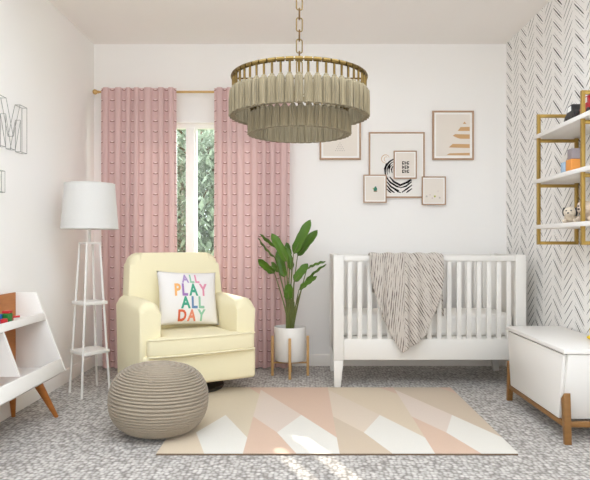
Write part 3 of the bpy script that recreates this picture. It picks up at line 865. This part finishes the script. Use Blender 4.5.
S4(arc(230, 265, 88, 80, 100, 215), 9); S4(arc(230, 265, 76, 66, 115, 200), 6); S4(arc(230, 265, 64, 54, 130, 195), 5); S4(arc(232,262,50,42,140,200), 4)
S4([(150,215),(138,250),(142,280)], 5); S4([(178,215),(165,245),(168,270)], 6); S4([(188,235),(180,255),(186,275)], 5)
S4([(170,300),(195,330),(235,352),(275,335),(300,315)], 11)
S4([(150,305),(175,335),(215,360),(235,365)], 9); S4([(152,330),(180,362),(215,382),(228,386)], 9); S4([(152,352),(175,380),(200,398)], 9); S4([(152,375),(170,392),(180,398)], 7)
S4([(306,330),(270,358),(235,368)], 8); S4([(308,350),(275,375),(245,396)], 8); S4([(308,372),(285,388),(272,398)], 7); S4([(308,318),(290,330),(280,342)], 6)
S4([(200,380),(222,392),(240,398)], 6)
flat(t, 'drawing', st_, yy, [M['ink'], M['tan']])
# small front pictures, hung in front of the big one
t, yy = picture(393.8, 150.6, 416.9, 178.6, 'small framed print of black block marks hanging over the tiger drawing', Yb=4.974, depth=.018, fw=.009, mount=.010)
pl_ = []
for r_ in range(3):
    for k in range(3):
        x, y = 402.1+k*2.5, 161.3+r_*4.2
        pl_.append(([(x, y), (x+.8, y), (x+.8, y+3.3), (x, y+3.3)], 0))
        if (r_+k) % 2 == 0: pl_.append(([(x+.8, y), (x+2.1, y), (x+2.1, y+.8), (x+.8, y+.8)], 0)); pl_.append(([(x+.8, y+2.0), (x+1.9, y+2.0), (x+1.9, y+3.2), (x+.8, y+3.2)], 0))
        else: pl_.append(([(x+1.1, y+.6), (x+1.9, y+.6), (x+1.9, y+2.8), (x+1.1, y+2.8)], 0))
flat(t, 'block_marks', pl_, yy, [M['ink']])
t, yy = picture(363.5, 174.6, 386.7, 202.7, 'small framed print of a green cactus at the lower left corner of tiger drawing', Yb=4.974, depth=.018, fw=.009, mount=.010)
flat(t, 'cactus', [(disc(375.3, 189.2, 2.0, 14, 1.9), 0), (disc(373.4, 188.6, .8, 8), 2), (disc(375.6, 187.3, 1.0, 8), 0), ([(373.4,190.6),(377.3,190.6),(377,191.8),(373.8,191.8)], 1)], yy-.0004, [col('ink_green', (58,128,104)), col('ink_brown', (150,124,90)), col('ink_lime', (182,190,110))])
t, yy = picture(422.0, 176.4, 446.0, 204.9, 'small framed print of scattered flower dots at the lower right of tiger drawing', Yb=4.974, depth=.018, fw=.009, mount=.010)
def cf(x, y): return (415+x/13.34, 172+y/13.34)
flat(t, 'flowers', [(disc(*cf(155,325), .95, 8), 0), (disc(*cf(200,305), .6, 8), 1), (disc(*cf(265,325), 1.1, 8), 2), (disc(*cf(330,343), .9, 8), 0), (disc(*cf(232,348), .7, 8), 1), (disc(*cf(308,255), .5, 8), 1), (disc(*cf(262,327), .5, 8), 3)], yy, [M['inkgrey'], col('ink_mauve', (206,188,190)), col('ink_yellow', (206,206,112)), col('ink_olive', (140,150,60))])

# ================================================================== CHANDELIER
chx, chy = -.012, 2.75
cd = thing('chandelier', 'two tier khaki tassel chandelier hanging on a bronze chain', 'chandelier', (chx, chy, 1.49))
def cz_(z): return z-1.49
def tassel_mesh(L, r):
    b = new(); seg = 26; rnd = random.Random(int(L*1e4)); rv = [[1+(.09 if j % 2 else -.09)+.10*rnd.uniform(-1, 1) for j in range(seg)] for i in range(3)]
    def rad(j, i):
        return 1 + (rv[0][j]-1)*(min(1, i/3)) + (rv[1][j]-1)*(.5 if i > 5 else 0)
    lathe(b, [(.0045,0),(.0085,-.002),(.0105,-.007),(.0105,-.010),(r*.90,-.0125),(r*.99,-.018),(r*1.02,-L*.5),(r*1.0,-L*.85),(r*1.05,-L),(r*.6,-L+.003)], seg, rad=rad)
    return b
def tier(N, rr, z_ring, z_t, L, rt):
    ring = new()
    for k in range(N):
        a0, a1 = 2*PI*(k+.09)/N, 2*PI*(k+.91)/N
        tube(ring, [(rr*math.cos(a0+(a1-a0)*i/3), rr*math.sin(a0+(a1-a0)*i/3), cz_(z_ring)) for i in range(4)], .0100, 8)
    tube(ring, [(rr*math.cos(2*PI*i/64), rr*math.sin(2*PI*i/64), cz_(z_ring)) for i in range(64)], .0035, 6, True)
    obj('ring', ring, M['brass'], cd)
    first = None
    for k in range(N):
        a = 2*PI*(k+.5)/N; x, y = rr*math.cos(a), rr*math.sin(a)
        if first is None:
            t0 = obj('tassel', tassel_mesh(L, rt), M['tassel'], cd); first = t0
            b = new(); tube(b, [(0,0,-.004),(0,0,z_ring-z_t)], .0052, 8); h0 = obj('hanger', b, M['brass'], t0)
            t0.location = (x, y, cz_(z_t)); t0.rotation_euler = (0, 0, a)
        else:
            t1 = dup(first, cd, (x, y, cz_(z_t)), (0, 0, a+.6*k)); dup(h0, t1)
tier(50, .298, 1.747, 1.693, .122, .0164)
tier(39, .214, 1.604, 1.588, .096, .0168)
b = new()
tube(b, [(0,0,cz_(1.585)),(0,0,cz_(1.775))], .007, 12); lathe(b, [(.004,cz_(1.70)),(.012,cz_(1.705)),(.012,cz_(1.75)),(.016,cz_(1.755)),(.016,cz_(1.765)),(.005,cz_(1.775))], 16)
obj('stem', b, M['darkbrass'], cd)
for a in (0, PI/2, PI):
    for rr_, z_ in ((.298, 1.747), (.214, 1.604)):
        b = new(); tube(b, [(0,0,cz_(z_)),(rr_*math.cos(a),rr_*math.sin(a),cz_(z_))], .004, 8); obj('spoke', b, M['darkbrass'], cd)
# chain up to the ceiling
def link_mesh(w, h, r):
    b = new(); pts = []; rr_ = min(w, .008)
    for cx_, cz2, a0 in ((w-rr_, h-rr_, 0), (-w+rr_, h-rr_, 90), (-w+rr_, -h+rr_, 180), (w-rr_, -h+rr_, 270)):
        for i in range(5): a = R(a0+90*i/4); pts.append((cx_+rr_*math.cos(a), 0, cz2+rr_*math.sin(a)))
    tube(b, pts, r, 8, True); return b
chain = None; z = 1.795; i = 0
while z < 2.60:
    h_ = .030 if i % 2 else .020
    nm = 'chain_link'
    if i == 0: l0 = obj(nm, link_mesh(.0135, .0300, .0028), M['brass'], cd); la = l0
    elif i == 1: lb = obj(nm, link_mesh(.0065, .0260, .0026), M['darkbrass'], cd); l0 = lb
    else: l0 = dup(la if i % 2 == 0 else lb, cd)
    l0.location = (0, 0, cz_(z)); l0.rotation_euler = (0, 0, R(15 if i % 2 == 0 else 100))
    z += .0485; i += 1
b = new(); lathe(b, [(.055,H-1.49),(.055,H-1.49-.012),(.03,H-1.49-.028),(.006,H-1.49-.05),(.004,cz_(2.585))], 28); obj('ceiling_cup', b, M['brass'], cd)

# ================================================================== TOY ORGANIZER (left wall)
oy1 = 3.60; oy0 = 2.56; xb = LX+.016
og = thing('toy_organizer', 'white slanted toy organizer on tapered wood legs along the left wall', 'toy organizer', (-1.55, (oy0+oy1)/2, 0))
def fx(z): return -1.564+(.716-z)/(.716-.255)*(-1.39+1.564)      # slanted front line
side = [(xb,.255),(fx(.255),.255),(fx(.716),.716),(xb,.716)]
for y in (oy0, oy1-.018):
    b = new(); prism(b, side, 'y', y, y+.018, .0015); obj('side_panel', b, M['white'], og, world=True)
b = new(); prism(b, [(xb+.008,.33),(fx(.33)-.006,.33),(fx(.56)-.006,.56),(xb+.008,.56)], 'y', 3.075, 3.091); obj('divider', b, M['white'], og, world=True)
b = new(); box(b, xb, xb+.008, oy0+.018, oy1-.018, .255, .716); obj('back_panel', b, M['teak'], og, world=True)
b = new(); box(b, xb+.008, fx(.57)-.004, oy0+.018, oy1-.018, .556, .572); obj('shelf', b, M['white'], og, world=True)
b = new(); prism(b, [(fx(.556)-.014,.556),(fx(.556),.556),(fx(.594),.594),(fx(.594)-.014,.594)], 'y', oy0+.018, oy1-.018, .0015); obj('shelf_lip', b, M['white'], og, world=True)
b = new(); prism(b, [(fx(.257)-.014,.257),(fx(.257),.257),(fx(.325),.325),(fx(.325)-.014,.325)], 'y', oy0+.018, oy1-.018, .0015); obj('front_lip', b, M['white'], og, world=True)
b = new(); box(b, xb+.008, fx(.275)-.014, oy0+.018, oy1-.018, .257, .274); obj('bottom_shelf', b, M['white'], og, world=True)
b = new(); prism(b, [(xb,.20),(-1.487,.20),(fx(.255)-.002,.254),(xb,.254)], 'y', oy0+.002, oy1-.002, .0015); obj('plinth', b, M['white'], og, world=True)
for (x0, y0, x1, y1) in ((-1.49,3.45,-1.415,3.52),(-1.64,3.45,-1.67,3.53),(-1.49,2.70,-1.415,2.63),(-1.64,2.70,-1.67,2.63)):
    b = new(); tube(b, [(x0,y0,.203),(x1,y1,0)], [.024,.011], 14); obj('leg', b, M['teak'], og, world=True)
# toy blocks on its top shelf
sh_ = .5722
gb = block('toy_block', 'green toy block on the organizer top shelf beneath a red plate', col('green_plastic', (40,112,44), .4), -1.575, -1.538, 3.205, 3.245, sh_, .634)
rb = block('toy_block', 'flat red toy plate lying upon the green block', col('red_plastic', (186,40,44), .4), -1.578, -1.540, 3.207, 3.247, .6343, .648, bev=.002)
bb = block('toy_block', 'blue toy block beside the green block on the organizer', col('blue_plastic', (52,104,176), .4), -1.600, -1.578, 3.185, 3.225, sh_, .630)
b2 = block('toy_block', 'lighter blue toy block nearest the picture edge on the organizer', col('sky_plastic', (80,140,206), .4), -1.602, -1.570, 3.12, 3.155, sh_, .652)
r2 = block('toy_block', 'small red toy block before the blue block on the organizer', M['red_plastic'], -1.560, -1.535, 3.15, 3.185, sh_, .612)
b = new(); tube(b, [(-1.555,3.268,sh_+.0365),(-1.525,3.295,sh_+.0365)], .006, 10); box(b, -1.566, -1.546, 3.252, 3.272, sh_, sh_+.045, .002)
tag(obj('toy_block', b, M['red_plastic']), 'red toy block with a peg to the right of green block', 'toy block')

# ================================================================== WIRE LETTERS (left wall)
def wire_letter(name, label, outline, depth=.03):
    """outline in (Y, Z) on the left wall"""
    b = new(); x0, x1 = LX+.004, LX+.004+depth; rr_ = .0015
    for x in (x0, x1):
        pts = [V(x, y, z) for y, z in outline]
        for a, c in zip(pts, pts[1:]+pts[:1]): tube(b, [a, c], rr_, 6)
    for y, z in outline: tube(b, [V(x0, y, z), V(x1, y, z)], rr_, 6)
    tag(obj(name, b, M['wire']), label, 'wall decoration')
zb_, zt2 = 1.547, 1.824; yA = 3.355
wire_letter('wire_letter', 'grey wire outline letter M hanging on the left wall', [(yA,zb_),(yA,zt2),(yA+.09,zt2),(yA+.175,zb_+.075),(yA+.26,zt2),(yA+.35,zt2),(yA+.35,zb_),(yA+.265,zb_),(yA+.265,zt2-.09),(yA+.20,zb_),(yA+.15,zb_),(yA+.085,zt2-.09),(yA+.085,zb_)])
wire_letter('wire_square', 'grey wire outline square hanging below the wire letter', [(3.27,1.291),(3.27,1.411),(3.452,1.411),(3.452,1.291)], .02)

# ================================================================== LIGHT
W = bpy.data.worlds.new('daylight'); S.world = W; W.use_nodes = True
bg = W.node_tree.nodes['Background']; bg.inputs[0].default_value = (.872, .955, 1.045, 1); bg.inputs[1].default_value = 3.0
sun = bpy.data.lights.new('sun', 'SUN'); sun.energy = 4.6; sun.angle = R(.6); sun.color = (1, .93, .82)
so = bpy.data.objects.new('sun', sun); COL.objects.link(so)
d = V(.42, -1, 0).normalized()*math.cos(R(29.3)); d.z = -math.sin(R(29.3))
so.rotation_euler = d.to_track_quat('-Z', 'Y').to_euler(); so.location = (-3, 9, 6)
for nm, loc, rot, sx, sy in (('added_front_opening_daylight', (0, YF-.08, 1.55), (R(90),0,0), 2.2, 1.3), ('added_roof_opening_daylight', ((KX0+KX1)/2, (KY0+KY1)/2, H+.06), (0,0,0), KX1-KX0, KY1-KY0), ('window_daylight', ((WX0+WX1)/2, BY+.12, (WZ0+WZ1)/2), (R(-90),0,0), WX1-WX0, WZ1-WZ0)):  # front and roof portals serve the added, unseen openings
    al = bpy.data.lights.new(nm, 'AREA'); al.shape = 'RECTANGLE'; al.size = sx; al.size_y = sy; al.cycles.is_portal = True
    ao = bpy.data.objects.new(nm, al); COL.objects.link(ao); ao.location = loc; ao.rotation_euler = rot

# ================================================================== CAMERA
cam = bpy.data.cameras.new('camera'); co = bpy.data.objects.new('camera', cam); COL.objects.link(co)
cam.sensor_fit = 'HORIZONTAL'; cam.sensor_width = 36; cam.lens = F/590*36
cam.shift_x = -(CX-295)/590; cam.shift_y = (CY-240)/590
cam.clip_start = .05
co.location = (0, 0, CZ); co.rotation_euler = (R(90), 0, 0)
S.camera = co
S.view_settings.view_transform = 'Standard'; S.view_settings.look = 'None'
S.view_settings.exposure = .72; S.view_settings.gamma = 1; S.view_settings.use_curve_mapping = False
S.cycles.use_denoising = True
S.cycles.max_bounces = 14; S.cycles.diffuse_bounces = 10; S.cycles.transparent_max_bounces = 12
